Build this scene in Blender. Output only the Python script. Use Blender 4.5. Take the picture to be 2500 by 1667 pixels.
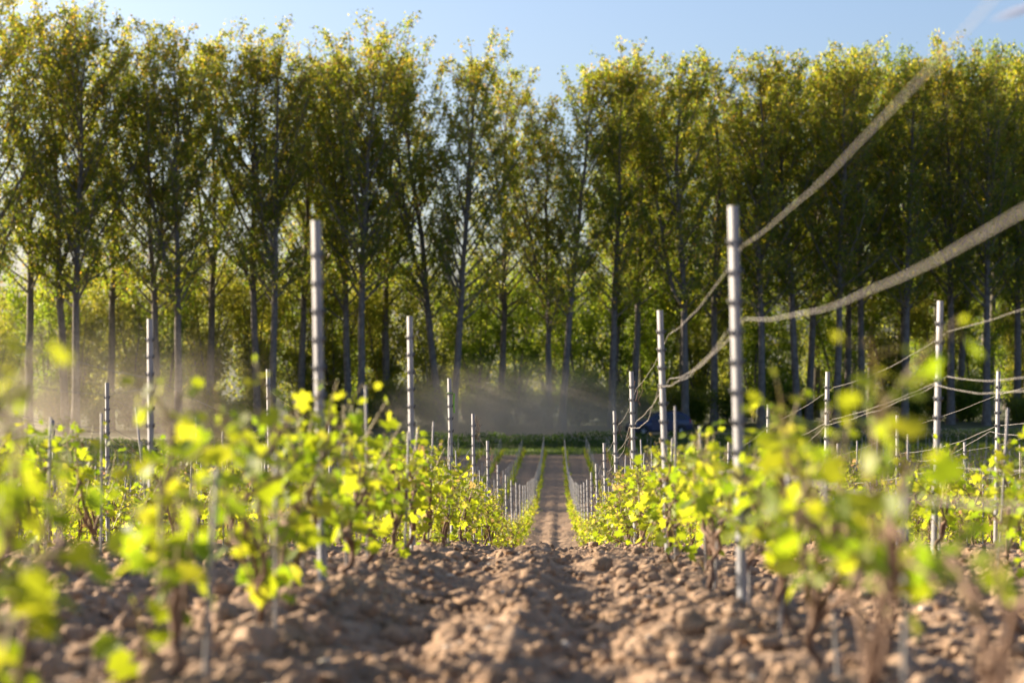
import bpy, math, random
import numpy as np
from mathutils import Vector, Matrix, Euler

# ------------------------------------------------------------------ clear
for o in list(bpy.data.objects):
    bpy.data.objects.remove(o, do_unlink=True)
scene = bpy.context.scene
COL = scene.collection
R = math.radians
rng = np.random.default_rng(7)
random.seed(7)

# ------------------------------------------------------------------ camera
FPX, PW, PH = 5306.0, 2500.0, 1667.0
cd = bpy.data.cameras.new('camera')
cam = bpy.data.objects.new('camera', cd)
COL.objects.link(cam)
cd.sensor_width = 36.0
cd.lens = FPX / PW * 36.0
cd.clip_start = 0.05
cd.clip_end = 6000
cam.location = (0, 0, 0)
cam.rotation_euler = (R(90), 0, math.atan(107.0 / FPX))
cd.dof.use_dof = True
cd.dof.focus_distance = 18.5
cd.dof.aperture_fstop = 3.3
cd.dof.aperture_blades = 0
scene.camera = cam

# ------------------------------------------------------------------ world + sun
SUN_EL, SUN_AZ = 16.0, 62.0          # azimuth counted from +Y towards -X
w = bpy.data.worlds.new('World')
scene.world = w
w.use_nodes = True
nt = w.node_tree
bg = nt.nodes['Background']
sky = nt.nodes.new('ShaderNodeTexSky')
sky.sky_type = 'NISHITA'
sky.sun_disc = False
sky.sun_elevation = R(SUN_EL)
sky.sun_rotation = R(-SUN_AZ)
sky.altitude = 100
sky.air_density = 0.7
sky.dust_density = 3.0
sky.ozone_density = 2.4
nt.links.new(sky.outputs[0], bg.inputs[0])
bg.inputs[1].default_value = 0.088

sl = bpy.data.lights.new('sun', 'SUN')
sl.energy = 5.0
sl.angle = R(0.55)
sl.color = (1.0, 0.83, 0.62)
sun = bpy.data.objects.new('sun', sl)
COL.objects.link(sun)
sd = Vector((-math.sin(R(SUN_AZ)) * math.cos(R(SUN_EL)), math.cos(R(SUN_AZ)) * math.cos(R(SUN_EL)), math.sin(R(SUN_EL))))
sun.rotation_euler = sd.to_track_quat('Z', 'Y').to_euler()
sun.location = (-40, 20, 30)

scene.view_settings.view_transform = 'Standard'
scene.view_settings.look = 'None'
scene.view_settings.exposure = 1.45
scene.view_settings.gamma = 1.0
scene.view_settings.use_curve_mapping = False
scene.render.engine = 'CYCLES'
cy = scene.cycles
cy.use_denoising = True
cy.max_bounces = 8
cy.diffuse_bounces = 3
cy.transmission_bounces = 5
cy.transparent_max_bounces = 8
cy.volume_bounces = 4
cy.volume_step_rate = 1.0
cy.volume_max_steps = 64
cy.sample_clamp_indirect = 6.0

# ------------------------------------------------------------------ noise
def _hash(ix, iy, seed):
    h = (ix.astype(np.int64) * 374761393 + iy.astype(np.int64) * 668265263 + seed * 1442695041) & 0xffffffff
    h = ((h ^ (h >> 13)) * 1274126177) & 0xffffffff
    h = h ^ (h >> 16)
    return h
def perlin(x, y, seed=0):
    ix = np.floor(x); iy = np.floor(y)
    fx = x - ix; fy = y - iy
    u = fx * fx * fx * (fx * (fx * 6 - 15) + 10)
    v = fy * fy * fy * (fy * (fy * 6 - 15) + 10)
    def g(dx, dy):
        a = _hash(ix + dx, iy + dy, seed).astype(np.float64) / 4294967296.0 * 2 * np.pi
        return np.cos(a) * (fx - dx) + np.sin(a) * (fy - dy)
    a = g(0, 0); b = g(1, 0); c = g(0, 1); d = g(1, 1)
    return (a + (b - a) * u) * (1 - v) + (c + (d - c) * u) * v
def lumps(x, y, seed=0):
    """rounded lumps, one per cell: 1 at a lump's middle, 0 between lumps"""
    ix = np.floor(x); iy = np.floor(y)
    best = np.zeros_like(x)
    for dx in (-1, 0, 1):
        for dy in (-1, 0, 1):
            h = _hash(ix + dx, iy + dy, seed)
            px = ix + dx + (h & 1023) / 1024.0
            py = iy + dy + ((h >> 10) & 1023) / 1024.0
            r = 0.35 + 0.55 * ((h >> 20) & 1023) / 1024.0
            q = 1 - ((x - px) ** 2 + (y - py) ** 2) / (r * r)
            best = np.maximum(best, np.sqrt(np.clip(q, 0, 1)) * r)
    return best
def smooth(a, b, x):
    t = np.clip((x - a) / (b - a), 0, 1)
    return t * t * (3 - 2 * t)

# ------------------------------------------------------------------ mesh helpers
class MB:
    def __init__(self):
        self.v = []; self.f3 = []; self.f4 = []; self.t = []; self.n = 0
    def add(self, v, f, tone=0.5):
        v = np.asarray(v, float).reshape(-1, 3); f = np.asarray(f, int)
        if f.shape[1] == 3: self.f3.append(f + self.n)
        else: self.f4.append(f + self.n)
        self.v.append(v)
        self.t.append(np.broadcast_to(np.asarray(tone, float), (len(v),)))
        self.n += len(v)
    def mesh(self, name, mat=None, smooth_shade=False):
        me = bpy.data.meshes.new(name)
        v = np.concatenate(self.v)
        loops = []; starts = []; s = 0
        if self.f3:
            a = np.concatenate(self.f3); loops.append(a.ravel()); starts.append(s + 3 * np.arange(len(a))); s += a.size
        if self.f4:
            a = np.concatenate(self.f4); loops.append(a.ravel()); starts.append(s + 4 * np.arange(len(a))); s += a.size
        loops = np.concatenate(loops); starts = np.concatenate(starts)
        me.vertices.add(len(v)); me.vertices.foreach_set('co', v.astype(np.float32).ravel())
        me.loops.add(len(loops)); me.loops.foreach_set('vertex_index', loops.astype(np.int32))
        me.polygons.add(len(starts)); me.polygons.foreach_set('loop_start', starts.astype(np.int32))
        at = me.attributes.new('tone', 'FLOAT', 'POINT')
        at.data.foreach_set('value', np.concatenate(self.t).astype(np.float32))
        me.update(calc_edges=True)
        me.validate()
        if smooth_shade:
            me.polygons.foreach_set('use_smooth', np.ones(len(starts), bool))
        if mat: me.materials.append(mat)
        return me
def ob(name, me, parent=None, loc=None, kind=None, label=None, cat=None, group=None):
    o = bpy.data.objects.new(name, me)
    COL.objects.link(o)
    if parent is not None: o.parent = parent
    if loc is not None: o.location = loc
    if kind: o['kind'] = kind
    if label: o['label'] = label
    if cat: o['category'] = cat
    if group: o['group'] = group
    return o
def tube(pts, rad, sides=5, cap=True):
    pts = np.asarray(pts, float); n = len(pts)
    rad = np.broadcast_to(np.asarray(rad, float), (n,))
    t = np.gradient(pts, axis=0); t /= np.linalg.norm(t, axis=1, keepdims=True) + 1e-9
    ref = np.array([0.0, 0, 1]) if abs(t[0, 2]) < 0.8 else np.array([1.0, 0, 0])
    a = np.cross(t, ref); a /= np.linalg.norm(a, axis=1, keepdims=True) + 1e-9
    b = np.cross(t, a)
    ang = np.arange(sides) / sides * 2 * np.pi
    v = pts[:, None] + rad[:, None, None] * (np.cos(ang)[None, :, None] * a[:, None] + np.sin(ang)[None, :, None] * b[:, None])
    i = np.arange(n - 1)[:, None] * sides; j = np.arange(sides)[None]; k = (j + 1) % sides
    f = np.stack([i + j, i + k, i + sides + k, i + sides + j], -1).reshape(-1, 4)
    return v.reshape(-1, 3), f
def boxv(x0, x1, y0, y1, z0, z1):
    v = [(x, y, z) for z in (z0, z1) for y in (y0, y1) for x in (x0, x1)]
    f = [(0, 2, 3, 1), (4, 5, 7, 6), (0, 1, 5, 4), (2, 6, 7, 3), (0, 4, 6, 2), (1, 3, 7, 5)]
    return np.array(v, float), np.array(f)
def rand_frames(n, up_bias=0.0, r=rng):
    """n random orthonormal frames (u, v, normal)"""
    nn = r.normal(size=(n, 3)); nn[:, 2] += up_bias
    nn /= np.linalg.norm(nn, axis=1, keepdims=True)
    q = r.normal(size=(n, 3))
    u = np.cross(nn, q); u /= np.linalg.norm(u, axis=1, keepdims=True)
    return u, np.cross(nn, u), nn
def leaf_cards(mb, pos, size, tone, up_bias=0.2, aspect=0.8, r=rng):
    """folded rhombic leaves, two triangles each, one vertex set per leaf"""
    n = len(pos)
    u, v, nn = rand_frames(n, up_bias, r)
    s = np.broadcast_to(np.asarray(size, float), (n,))[:, None]
    p = np.stack([pos - u * s * .5, pos - v * s * .5 * aspect + nn * s * .12, pos + u * s * .5, pos + v * s * .5 * aspect + nn * s * .12], 1)
    i = np.arange(n)[:, None] * 4
    f = np.concatenate([i + np.array([[0, 1, 2]]), i + np.array([[0, 2, 3]])])
    mb.add(p.reshape(-1, 3), f, np.repeat(np.broadcast_to(tone, (n,)), 4))
ORD = ['zeroth', 'nearest', 'second', 'third', 'fourth', 'fifth', 'sixth', 'seventh', 'eighth', 'ninth', 'tenth', 'eleventh', 'twelfth', 'thirteenth', 'fourteenth', 'fifteenth', 'sixteenth', 'seventeenth', 'eighteenth', 'nineteenth', 'twentieth']
_tens = {20: 'twenty', 30: 'thirty', 40: 'forty', 50: 'fifty'}
for _n in range(21, 60):
    ORD.append((_tens[_n // 10 * 10] + '-' + ('first' if _n % 10 == 1 else ORD[_n % 10])) if _n % 10 else {30: 'thirtieth', 40: 'fortieth', 50: 'fiftieth'}[_n])
def row_words(i):
    """row 0 is the first left of the bare path, row 1 the first right of it"""
    k, side = (1 - i, 'left') if i <= 0 else (i, 'right')
    return ('first' if k == 1 else ORD[k]) + ' vine row ' + side + ' of path'

# ------------------------------------------------------------------ materials
def new_mat(name):
    m = bpy.data.materials.new(name); m.use_nodes = True
    n = m.node_tree
    for x in list(n.nodes):
        n.nodes.remove(x)
    return m, n, n.nodes.new('ShaderNodeOutputMaterial')
def N(n, t, **k):
    x = n.nodes.new(t)
    for a, b in k.items():
        if a.startswith('i_'):
            x.inputs[a[2:].replace('_', ' ')].default_value = b
        else: setattr(x, a, b)
    return x
def ramp(n, fac, stops):
    r = n.nodes.new('ShaderNodeValToRGB')
    e = r.color_ramp.elements
    while len(e) < len(stops): e.new(0.5)
    for i, (p, c) in enumerate(stops):
        e[i].position = p; e[i].color = (*c, 1)
    n.links.new(fac, r.inputs[0])
    return r.outputs[0]
def leaf_mat(name, stops, trans_stops, trans=0.5, per_object=False, rough=0.5, spec=0.35):
    m, n, out = new_mat(name)
    if per_object:
        rn = N(n, 'ShaderNodeMath', operation='MULTIPLY'); rn.inputs[1].default_value = .84
        n.links.new(N(n, 'ShaderNodeObjectInfo').outputs['Random'], rn.inputs[0]); fac = rn.outputs[0]
    else:
        fac = N(n, 'ShaderNodeAttribute', attribute_name='tone').outputs['Fac']
    c1 = ramp(n, fac, stops); c2 = ramp(n, fac, trans_stops)
    p = N(n, 'ShaderNodeBsdfPrincipled'); p.inputs['Roughness'].default_value = rough
    p.inputs['Specular IOR Level'].default_value = spec
    n.links.new(c1, p.inputs['Base Color'])
    t = N(n, 'ShaderNodeBsdfTranslucent'); n.links.new(c2, t.inputs['Color'])
    mx = N(n, 'ShaderNodeMixShader'); mx.inputs[0].default_value = trans
    n.links.new(p.outputs[0], mx.inputs[1]); n.links.new(t.outputs[0], mx.inputs[2])
    n.links.new(mx.outputs[0], out.inputs['Surface'])
    return m
def simple_mat(name, c1, c2, scale=8.0, rough=0.7, metal=0.0, bump=0.0, spec=0.5, detail=6, coords='Object'):
    m, n, out = new_mat(name)
    tc = N(n, 'ShaderNodeTexCoord')
    nz = N(n, 'ShaderNodeTexNoise'); nz.inputs['Scale'].default_value = scale; nz.inputs['Detail'].default_value = detail
    n.links.new(tc.outputs[coords], nz.inputs['Vector'])
    c = ramp(n, nz.outputs['Fac'], [(0.3, c1), (0.7, c2)])
    p = N(n, 'ShaderNodeBsdfPrincipled')
    p.inputs['Roughness'].default_value = rough; p.inputs['Metallic'].default_value = metal
    p.inputs['Specular IOR Level'].default_value = spec
    n.links.new(c, p.inputs['Base Color'])
    if bump:
        b = N(n, 'ShaderNodeBump'); b.inputs['Strength'].default_value = bump
        n.links.new(nz.outputs['Fac'], b.inputs['Height']); n.links.new(b.outputs[0], p.inputs['Normal'])
    n.links.new(p.outputs[0], out.inputs['Surface'])
    return m

def soil_mat(name):
    m, n, out = new_mat(name)
    g = N(n, 'ShaderNodeNewGeometry')
    def nz(scale, det=8, rough=0.6):
        x = N(n, 'ShaderNodeTexNoise'); x.inputs['Scale'].default_value = scale
        x.inputs['Detail'].default_value = det; x.inputs['Roughness'].default_value = rough
        n.links.new(g.outputs['Position'], x.inputs['Vector']); return x
    a = nz(1.3); b = nz(14.0); c = nz(90.0, 4); d = nz(5.0, 6)
    c1 = ramp(n, b.outputs['Fac'], [(0.3, (0.27, 0.185, 0.12)), (0.55, (0.41, 0.29, 0.196)), (0.75, (0.60, 0.445, 0.315))])
    c2 = ramp(n, a.outputs['Fac'], [(0.3, (0.8, 0.76, 0.74)), (0.7, (1.0, 1.0, 1.0))])
    mx = N(n, 'ShaderNodeMix', data_type='RGBA', blend_type='MULTIPLY'); mx.inputs[0].default_value = 1
    n.links.new(c1, mx.inputs[6]); n.links.new(c2, mx.inputs[7])
    p = N(n, 'ShaderNodeBsdfPrincipled'); p.inputs['Roughness'].default_value = 0.95
    p.inputs['Specular IOR Level'].default_value = 0.12
    n.links.new(mx.outputs[2], p.inputs['Base Color'])
    bp = N(n, 'ShaderNodeBump'); bp.inputs['Strength'].default_value = 0.6; bp.inputs['Distance'].default_value = 0.02
    ad = N(n, 'ShaderNodeMath', operation='ADD')
    n.links.new(b.outputs['Fac'], ad.inputs[0])
    ml = N(n, 'ShaderNodeMath', operation='MULTIPLY'); ml.inputs[1].default_value = 0.35
    n.links.new(c.outputs['Fac'], ml.inputs[0]); n.links.new(ml.outputs[0], ad.inputs[1])
    bp0 = N(n, 'ShaderNodeBump'); bp0.inputs['Strength'].default_value = 0.8; bp0.inputs['Distance'].default_value = 0.10
    n.links.new(d.outputs['Fac'], bp0.inputs['Height']); n.links.new(bp0.outputs[0], bp.inputs['Normal'])
    n.links.new(ad.outputs[0], bp.inputs['Height']); n.links.new(bp.outputs[0], p.inputs['Normal'])
    n.links.new(p.outputs[0], out.inputs['Surface'])
    return m

M = {}
M['soil'] = soil_mat('tilled_soil')
M['stone'] = simple_mat('pale_stone', (.42, .36, .29), (.62, .56, .48), 20, .8, bump=.3)
M['steel'] = simple_mat('galvanised_steel', (.22, .225, .24), (.32, .32, .33), 9, .55, metal=.2, bump=.05)
M['hook'] = simple_mat('steel_hook_and_notch_shade', (.10, .10, .105), (.16, .16, .16), 30, .5, metal=.5)  # dark steel of the hooks, also colours the painted shade in the notches
M['wire'] = simple_mat('wire_steel', (.36, .34, .31), (.46, .43, .39), 40, .55, metal=.3)
M['stake'] = simple_mat('stake_rod', (.24, .235, .235), (.36, .34, .33), 14, .6, metal=.3)
M['wood'] = simple_mat('vine_wood', (.12, .070, .045), (.24, .15, .10), 30, .9, bump=.6)
M['shoot'] = simple_mat('vine_shoot', (.26, .17, .08), (.33, .30, .09), 12, .6)
M['bark'] = simple_mat('poplar_bark', (.10, .085, .075), (.22, .19, .165), 3, .9, bump=.5)
VL = [(0.0, (.12, .19, .014)), (0.4, (.22, .29, .018)), (0.8, (.32, .37, .03)), (0.9, (.38, .31, .09)), (1.0, (.34, .19, .10))]
VT = [(0.0, (.25, .40, .014)), (0.4, (.45, .55, .016)), (0.8, (.62, .63, .03)), (0.9, (.60, .47, .12)), (1.0, (.52, .29, .14))]
M['vine_leaf'] = leaf_mat('vine_leaf', VL, VT, .55)
M['vine_leaf_single'] = leaf_mat('vine_leaf_single', VL, VT, .55, per_object=True)
M['poplar_leaf'] = leaf_mat('poplar_leaf', [(0, (.065, .10, .018)), (.5, (.14, .15, .024)), (.85, (.23, .185, .034)), (1, (.28, .165, .042))],
                            [(0, (.26, .40, .025)), (.5, (.52, .54, .035)), (.85, (.76, .58, .05)), (1, (.78, .45, .06))], .55, rough=.4, spec=.5)
M['green_leaf'] = leaf_mat('fresh_leaf', [(0, (.07, .13, .014)), (.6, (.13, .21, .022)), (1, (.22, .28, .035))],
                           [(0, (.22, .36, .02)), (.6, (.40, .52, .03)), (1, (.58, .62, .05))], .5)
M['shrub_leaf'] = leaf_mat('shrub_leaf', [(0, (.07, .12, .018)), (.6, (.15, .20, .028)), (1, (.24, .26, .045))],
                           [(0, (.24, .33, .025)), (.6, (.44, .45, .04)), (1, (.60, .52, .07))], .5)
M['hedge_leaf'] = leaf_mat('hedge_leaf', [(0, (.03, .06, .012)), (1, (.075, .13, .02))], [(0, (.10, .20, .02)), (1, (.22, .36, .03))], .4)
M['grass'] = leaf_mat('grass_blade', [(0, (.05, .095, .016)), (1, (.10, .155, .024))], [(0, (.16, .28, .02)), (1, (.28, .37, .04))], .4)
M['turf'] = simple_mat('turf', (.05, .08, .016), (.085, .12, .022), 3, .9, bump=.3)
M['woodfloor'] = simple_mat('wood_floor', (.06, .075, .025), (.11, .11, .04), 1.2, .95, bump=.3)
M['track'] = simple_mat('dirt_track', (.30, .22, .15), (.42, .33, .24), 2, .95, bump=.3)
M['tie'] = simple_mat('green_tie', (.22, .50, .05), (.30, .62, .08), 5, .4)

# ------------------------------------------------------------------ terrain
TD = np.array([-3, 2.5, 4.2, 6.63, 10.8, 14.96, 19.1, 23.3, 27.0, 31.2, 35.7, 39.8, 43.9, 48.3, 53.2, 75, 100, 132, 142.5, 147, 152, 170, 2000])
TZ = np.array([.40, .60, .685, .79, 1.04, 1.40, 1.80, 2.25, 2.67, 3.08, 3.42, 3.76, 4.08, 4.35, 4.66, 5.85, 6.62, 6.89, 6.98, 6.52, 6.5, 6.5, 6.5])
_fd = np.linspace(-3, 2000, 20031)
_fz = np.interp(_fd, TD, TZ)
_k = np.hanning(25); _k /= _k.sum()
_fz = np.convolve(np.pad(_fz, 12, mode='edge'), _k, 'valid')
SL = 0.27
def eff(x, y):
    return y - SL * x * smooth(70, 125, y)
ROWX0, ROWW = -0.712, 1.25
def ground_base(x, y):
    x = np.asarray(x, float); y = np.asarray(y, float)
    return -np.interp(eff(x, y), _fd, _fz) + .05 * smooth(.2, -.8, x) * (1 - smooth(7.5, 11, y))
def field(x, y):
    e = eff(x, y)
    return 1 - smooth(132, 134.5, e)
def ground_z(x, y, detail=True):
    x = np.asarray(x, float); y = np.asarray(y, float)
    z = ground_base(x, y)
    fl = field(x, y)
    u = ((x - ROWX0 + ROWW / 2) % ROWW) - ROWW / 2            # distance to the nearest row
    c = np.abs(u)
    m = 0.035 * np.exp(-(c / .17) ** 2)                       # soil heaped along the vines
    wob = 0.03 * np.sin(y * .7) + .03 * perlin(y * .6, y * 0 + 3.3, 11)
    mid = (ROWW / 2 - c) + wob * .5
    sv = ((x - ROWX0) % ROWW) - ROWW / 2 + wob * .4           # signed distance from the middle of the alley
    amp = .030 - .004 * smooth(6.5, 10, y)
    m += amp * np.exp(-((sv + .02) / .10) ** 2)                # ridge between the wheel marks
    m -= (amp * .7 + .012) * np.exp(-((sv - .17) / .10) ** 2) + .03 * np.exp(-((sv + .26) / .12) ** 2)
    z = z + m * fl
    if detail:
        fade = 1 - .45 * smooth(18, 60, y)
        a = perlin(x * 1.1, y * 1.1, 1) * .035 + perlin(x * 3.1, y * 3.1, 2) * .042
        gate = .45 + .55 * smooth(-.25, .3, perlin(x * 1.6 + 9, y * 1.6, 5))
        a += lumps(x * 5.2 + perlin(x * 6, y * 6, 21) * .5, y * 5.2 + perlin(x * 6, y * 6, 22) * .5, 3) * .018 * gate
        a += lumps(x * 12 + perlin(x * 14, y * 14, 23) * .8, y * 12 + perlin(x * 14, y * 14, 24) * .8, 4) * .018
        a += np.abs(perlin(x * 5.3 + perlin(x * 9, y * 9, 33) * .5, y * 5.3, 31)) * .064 + np.abs(perlin(x * 13 + perlin(x * 21, y * 21, 34) * .5, y * 13, 32)) * .032
        near = 1 - smooth(14, 30, y)
        a += (np.abs(perlin(x * 39, y * 39, 6)) * .014 + perlin(x * 24, y * 24, 7) * .010) * near
        a += (perlin(x * 2.3, y * 1.5, 41) * .08 + np.abs(perlin(x * 4.7, y * 2.4, 42)) * .11 - .035) * smooth(18, 40, y)
        a -= .062 + .010 * near
        z = z + a * fade * fl + (1 - fl) * perlin(x * .4, y * .4, 8) * .06
    return z
def gz(x, y):
    return float(ground_z(np.array([x]), np.array([y]))[0])

ys = np.concatenate([np.linspace(-3, 1.4, 14), np.exp(np.linspace(np.log(3.5), np.log(24), 540)) - 2, np.exp(np.linspace(np.log(22.2), np.log(160), 360)), np.exp(np.linspace(np.log(163), np.log(1500), 30))])
out_u = .33 * np.exp(np.linspace(0, np.log(14), 34))[1:]
us = np.concatenate([-out_u[::-1], np.linspace(-.33, .30, 400), out_u - .03])
gy, gu = np.meshgrid(ys, us, indexing='ij')
gx = (gy + 4) * gu
gzv = ground_z(gx, gy)
nr, nc = gx.shape
idx = np.arange(nr * nc).reshape(nr, nc)
gf = np.stack([idx[:-1, :-1], idx[:-1, 1:], idx[1:, 1:], idx[1:, :-1]], -1).reshape(-1, 4)
mb = MB(); mb.add(np.stack([gx, gy, gzv], -1), gf)
gme = mb.mesh('ground', M['soil'], True)
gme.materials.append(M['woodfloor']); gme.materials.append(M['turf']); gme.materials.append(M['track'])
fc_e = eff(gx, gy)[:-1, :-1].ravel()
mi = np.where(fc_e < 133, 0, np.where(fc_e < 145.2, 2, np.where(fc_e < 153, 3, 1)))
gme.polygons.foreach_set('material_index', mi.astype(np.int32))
ground = ob('ground', gme, kind='structure', label='brown tilled soil of the vineyard sloping away to the trees')

# clods: lumpy broken soil lying on the tilled ground
def ico(sub):
    import bmesh
    bm = bmesh.new(); bmesh.ops.create_icosphere(bm, subdivisions=sub, radius=1)
    v = np.array([p.co[:] for p in bm.verts]); f = np.array([[q.index for q in p.verts] for p in bm.faces]); bm.free()
    return v, f
IV, IF = ico(2)
IV3, IF3 = ico(3)
def clod_shape(r):
    v = IV3.copy()
    for _ in range(9):                                       # chop facets off, as dry clods break
        d = r.normal(size=3); d /= np.linalg.norm(d); h = r.uniform(.45, .85)
        s = v @ d
        v -= np.clip(s - h, 0, None)[:, None] * d * .9
    q = v * 2.3 + r.uniform(0, 50, 3)
    v *= (1 + .30 * perlin(q[:, 0] + q[:, 2], q[:, 1] - q[:, 2], 3) + .22 * np.abs(perlin(q[:, 0] * 2.7 - q[:, 1], q[:, 2] * 2.7 + q[:, 1], 4)) + .035 * r.normal(size=len(v)))[:, None]
    return v * np.array([1, r.uniform(.7, 1), r.uniform(.5, .8)])
cl_shapes = [clod_shape(rng) for _ in range(10)]
cl_mesh = []
for c_ in cl_shapes:
    mb = MB(); mb.add(c_, IF3); cl_mesh.append(mb.mesh('clod', M['soil'], False))
IV1, IF1 = ico(1)
def small_shape(r):
    v = IV1 * (1 + .22 * r.normal(size=(len(IV1), 1)))
    return v * np.array([1, r.uniform(.7, 1), r.uniform(.5, .85)])
sm_shapes = [small_shape(rng) for _ in range(24)]
def in_view(x, y, m=0.02):
    return (x > -(0.256 + m) * y - .05) & (x < (0.215 + m) * y + .05)
n = 26000
cyy = np.exp(rng.uniform(np.log(3.2), np.log(21), n * 2)); cxx = rng.uniform(-.30, .26, n * 2) * cyy
uu = np.abs(((cxx - ROWX0 + ROWW / 2) % ROWW) - ROWW / 2)
keep = rng.uniform(size=n * 2) < (.45 + .55 * np.exp(-((uu) / .3) ** 2))
cxx, cyy = cxx[keep][:n], cyy[keep][:n]; n = len(cxx)
csz = np.clip(np.exp(rng.normal(np.log(.0098), .68, n)), .004, .052)
czz = ground_z(cxx, cyy)
order = np.argsort(-csz / cyy)
big = order[:300]; small = order[300:]
for q, i in enumerate(big):
    o = bpy.data.objects.new('clod', cl_mesh[q % 10]); COL.objects.link(o); o.parent = ground
    o.location = (cxx[i], cyy[i], czz[i] - csz[i] * .1)
    o.scale = (csz[i] * 1.15,) * 3; o.rotation_euler = (rng.uniform(-.4, .4), rng.uniform(-.4, .4), rng.uniform(0, 6.28))
mb = MB()
for i in small:
    a = rng.uniform(0, 6.28); ca, sa = math.cos(a), math.sin(a)
    v = sm_shapes[i % 24] * csz[i]
    v = np.stack([v[:, 0] * ca - v[:, 1] * sa, v[:, 0] * sa + v[:, 1] * ca, v[:, 2]], 1) + (cxx[i], cyy[i], czz[i] + csz[i] * .1)
    mb.add(v, IF1)
ob('crumbled_soil', mb.mesh('crumbled_soil', M['soil'], False), ground, kind='stuff')
mb = MB()
for q in range(420):
    y = math.exp(rng.uniform(math.log(3.6), math.log(18))); x = rng.uniform(-.27, .23) * y
    s = rng.uniform(.006, .02)
    mb.add(sm_shapes[q % 24] * s * np.array([1, 1, .7]) + (x, y, gz(x, y) + s * .2), IF1)
ob('pale_stones', mb.mesh('pale_stones', M['stone'], True), ground, kind='stuff')

# ------------------------------------------------------------------ vineyard posts
POSTH = 1.125
S = 4.17
def post_meshes():
    # folded sheet profile in plan: two flanks meeting in a blunt nose, lips turned in at the back
    prof = [(-.019, .017), (-.0195, .010), (-.0035, -.021), (.0035, -.021), (.0195, .010), (.019, .017), (.010, .017), (.010, .0145), (.0165, .0145), (.0168, .0105), (.0020, -.018), (-.0020, -.018), (-.0168, .0105), (-.0165, .0145), (-.010, .0145), (-.010, .017)]
    p = np.array(prof) * (.76, .85); n_ = len(p)
    z0, z1 = -.25, POSTH
    v = np.concatenate([np.c_[p, np.full(n_, z0)], np.c_[p, np.full(n_, z1)]])
    f = [(j, (j + 1) % n_, (j + 1) % n_ + n_, j + n_) for j in range(n_)]
    m_ = MB(); m_.add(v, f)
    # end cap of the sheet edge
    caps = [(0, 1, 12, 13), (1, 2, 11, 12), (2, 3, 10, 11), (3, 4, 9, 10), (4, 5, 8, 9), (5, 6, 7, 8), (0, 13, 14, 15)]
    m_.add(v[n_:], caps)
    body = m_.mesh('post_body', M['steel'])
    def hook_geo(z, s):
        # a small tongue pressed out of the flank, open at the top
        a, f1 = boxv(-.0035, .0035, -.0045, .0045, -.010, .010)
        a[:, 0] += np.where(a[:, 2] > 0, .005, 0)
        a = a * (s, 1, 1) + (s * .0155, .000, z)
        return a, f1
    hz = np.arange(.16, POSTH - .03, .086)
    one = []
    for s in (-1, 1):
        m_ = MB(); a, f1 = hook_geo(0, s); m_.add(a, f1 if s > 0 else f1[:, ::-1]); one.append(m_.mesh('hook', M['hook']))
    m_ = MB()
    for s in (-1, 1):
        for z in hz:
            a, f1 = hook_geo(z, s); m_.add(a, f1 if s > 0 else f1[:, ::-1])
    return body, one, m_.mesh('hooks', M['hook']), hz
PBODY, PHOOK, PHOOKS, HZ = post_meshes()
mb = MB()  # dark plates on the nose, painting in the shade of the hook gaps
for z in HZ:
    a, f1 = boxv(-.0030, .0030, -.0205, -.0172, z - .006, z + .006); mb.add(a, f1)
PNOTCH_SHADE = mb.mesh('notch_shade', M['hook'])

NROW_L, NROW_R = -28, 24
row_lean = {}; row_phase = {}
for i in range(NROW_L - 2, NROW_R + 3):
    row_lean[i] = rng.normal(0, .6); row_phase[i] = rng.normal(0, .10)
row_lean.update({0: -.9, 1: -1.5, -1: -.7, 2: 1.1, -2: -.4, 3: .3})
row_phase.update({0: 0.0, 1: -.088, -1: -.05, 2: -.14, -2: .14, 3: .05})
def rowx(i): return ROWX0 + ROWW * i
posts = []
for i in range(NROW_L, NROW_R + 1):
    x = rowx(i)
    for k in range(-1, 32):
        y = S * (1.59 + row_phase[i] + k)
        if k == -1: y = max(y, 2.2)
        if y > 132 + SL * x: break
        if y < 2.0: continue
        jy = 0 if (i in (0, 1) and k < 6) else rng.normal(0, .10)
        posts.append((i, k, x + (0 if i in (0, 1) else rng.normal(0, .012)), y + jy))
POSTS = {}
vis = [p for p in posts if in_view(p[2], p[3], .004) and p[1] >= 0]
vis.sort(key=lambda p: p[3])
near_posts = vis[:300]; far_posts = vis[300:]
far_left = [p for p in posts if p[1] >= 0 and not in_view(p[2], p[3], .004) and in_view(p[2], p[3], .03)]
far_posts += far_left
hidden_first = [p for p in posts if p[1] == -1 and p[0] in (0, 1)]
cnt = {}
def post_xform(i, k, x, y):
    z = float(ground_base(x, y)) + .01 + .035 * float(smooth(7, 10, y))
    lx = R(row_lean[i] + rng.normal(0, .35 if i not in (0, 1) else .15))
    z += {(1, 0): .03, (0, 0): -.022, (0, 2): -.02}.get((i, k), 0)
    return (x, y, z), Euler((R(rng.normal(0, .5)), lx, R(rng.normal(8, 5)))), 1 + (0 if i in (0, 1) and k < 4 else rng.normal(0, .018))
for i, k, x, y in near_posts:
    cnt[i] = cnt.get(i, 0) + 1
    loc, rot, sc = post_xform(i, k, x, y)
    e = ob('vineyard_post', None, loc=loc, label='grey steel trellis post with hooks, %s from camera, %s' % (ORD[cnt[i]], row_words(i)), cat='post', group='steel posts along the vine rows')
    e.rotation_euler = rot; e.scale = (1, 1, sc); e.empty_display_size = .1
    ob('body', PBODY, e)
    if y < 24:
        for s in (0, 1):
            for z in HZ:
                ob('hook', PHOOK[s], e, (0, 0, z))
    else:
        ob('hooks', PHOOKS, e, kind='stuff')
    ob('notch_shade', PNOTCH_SHADE, e, kind='stuff')
    POSTS[(i, k)] = (e, loc, rot, sc)
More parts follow.
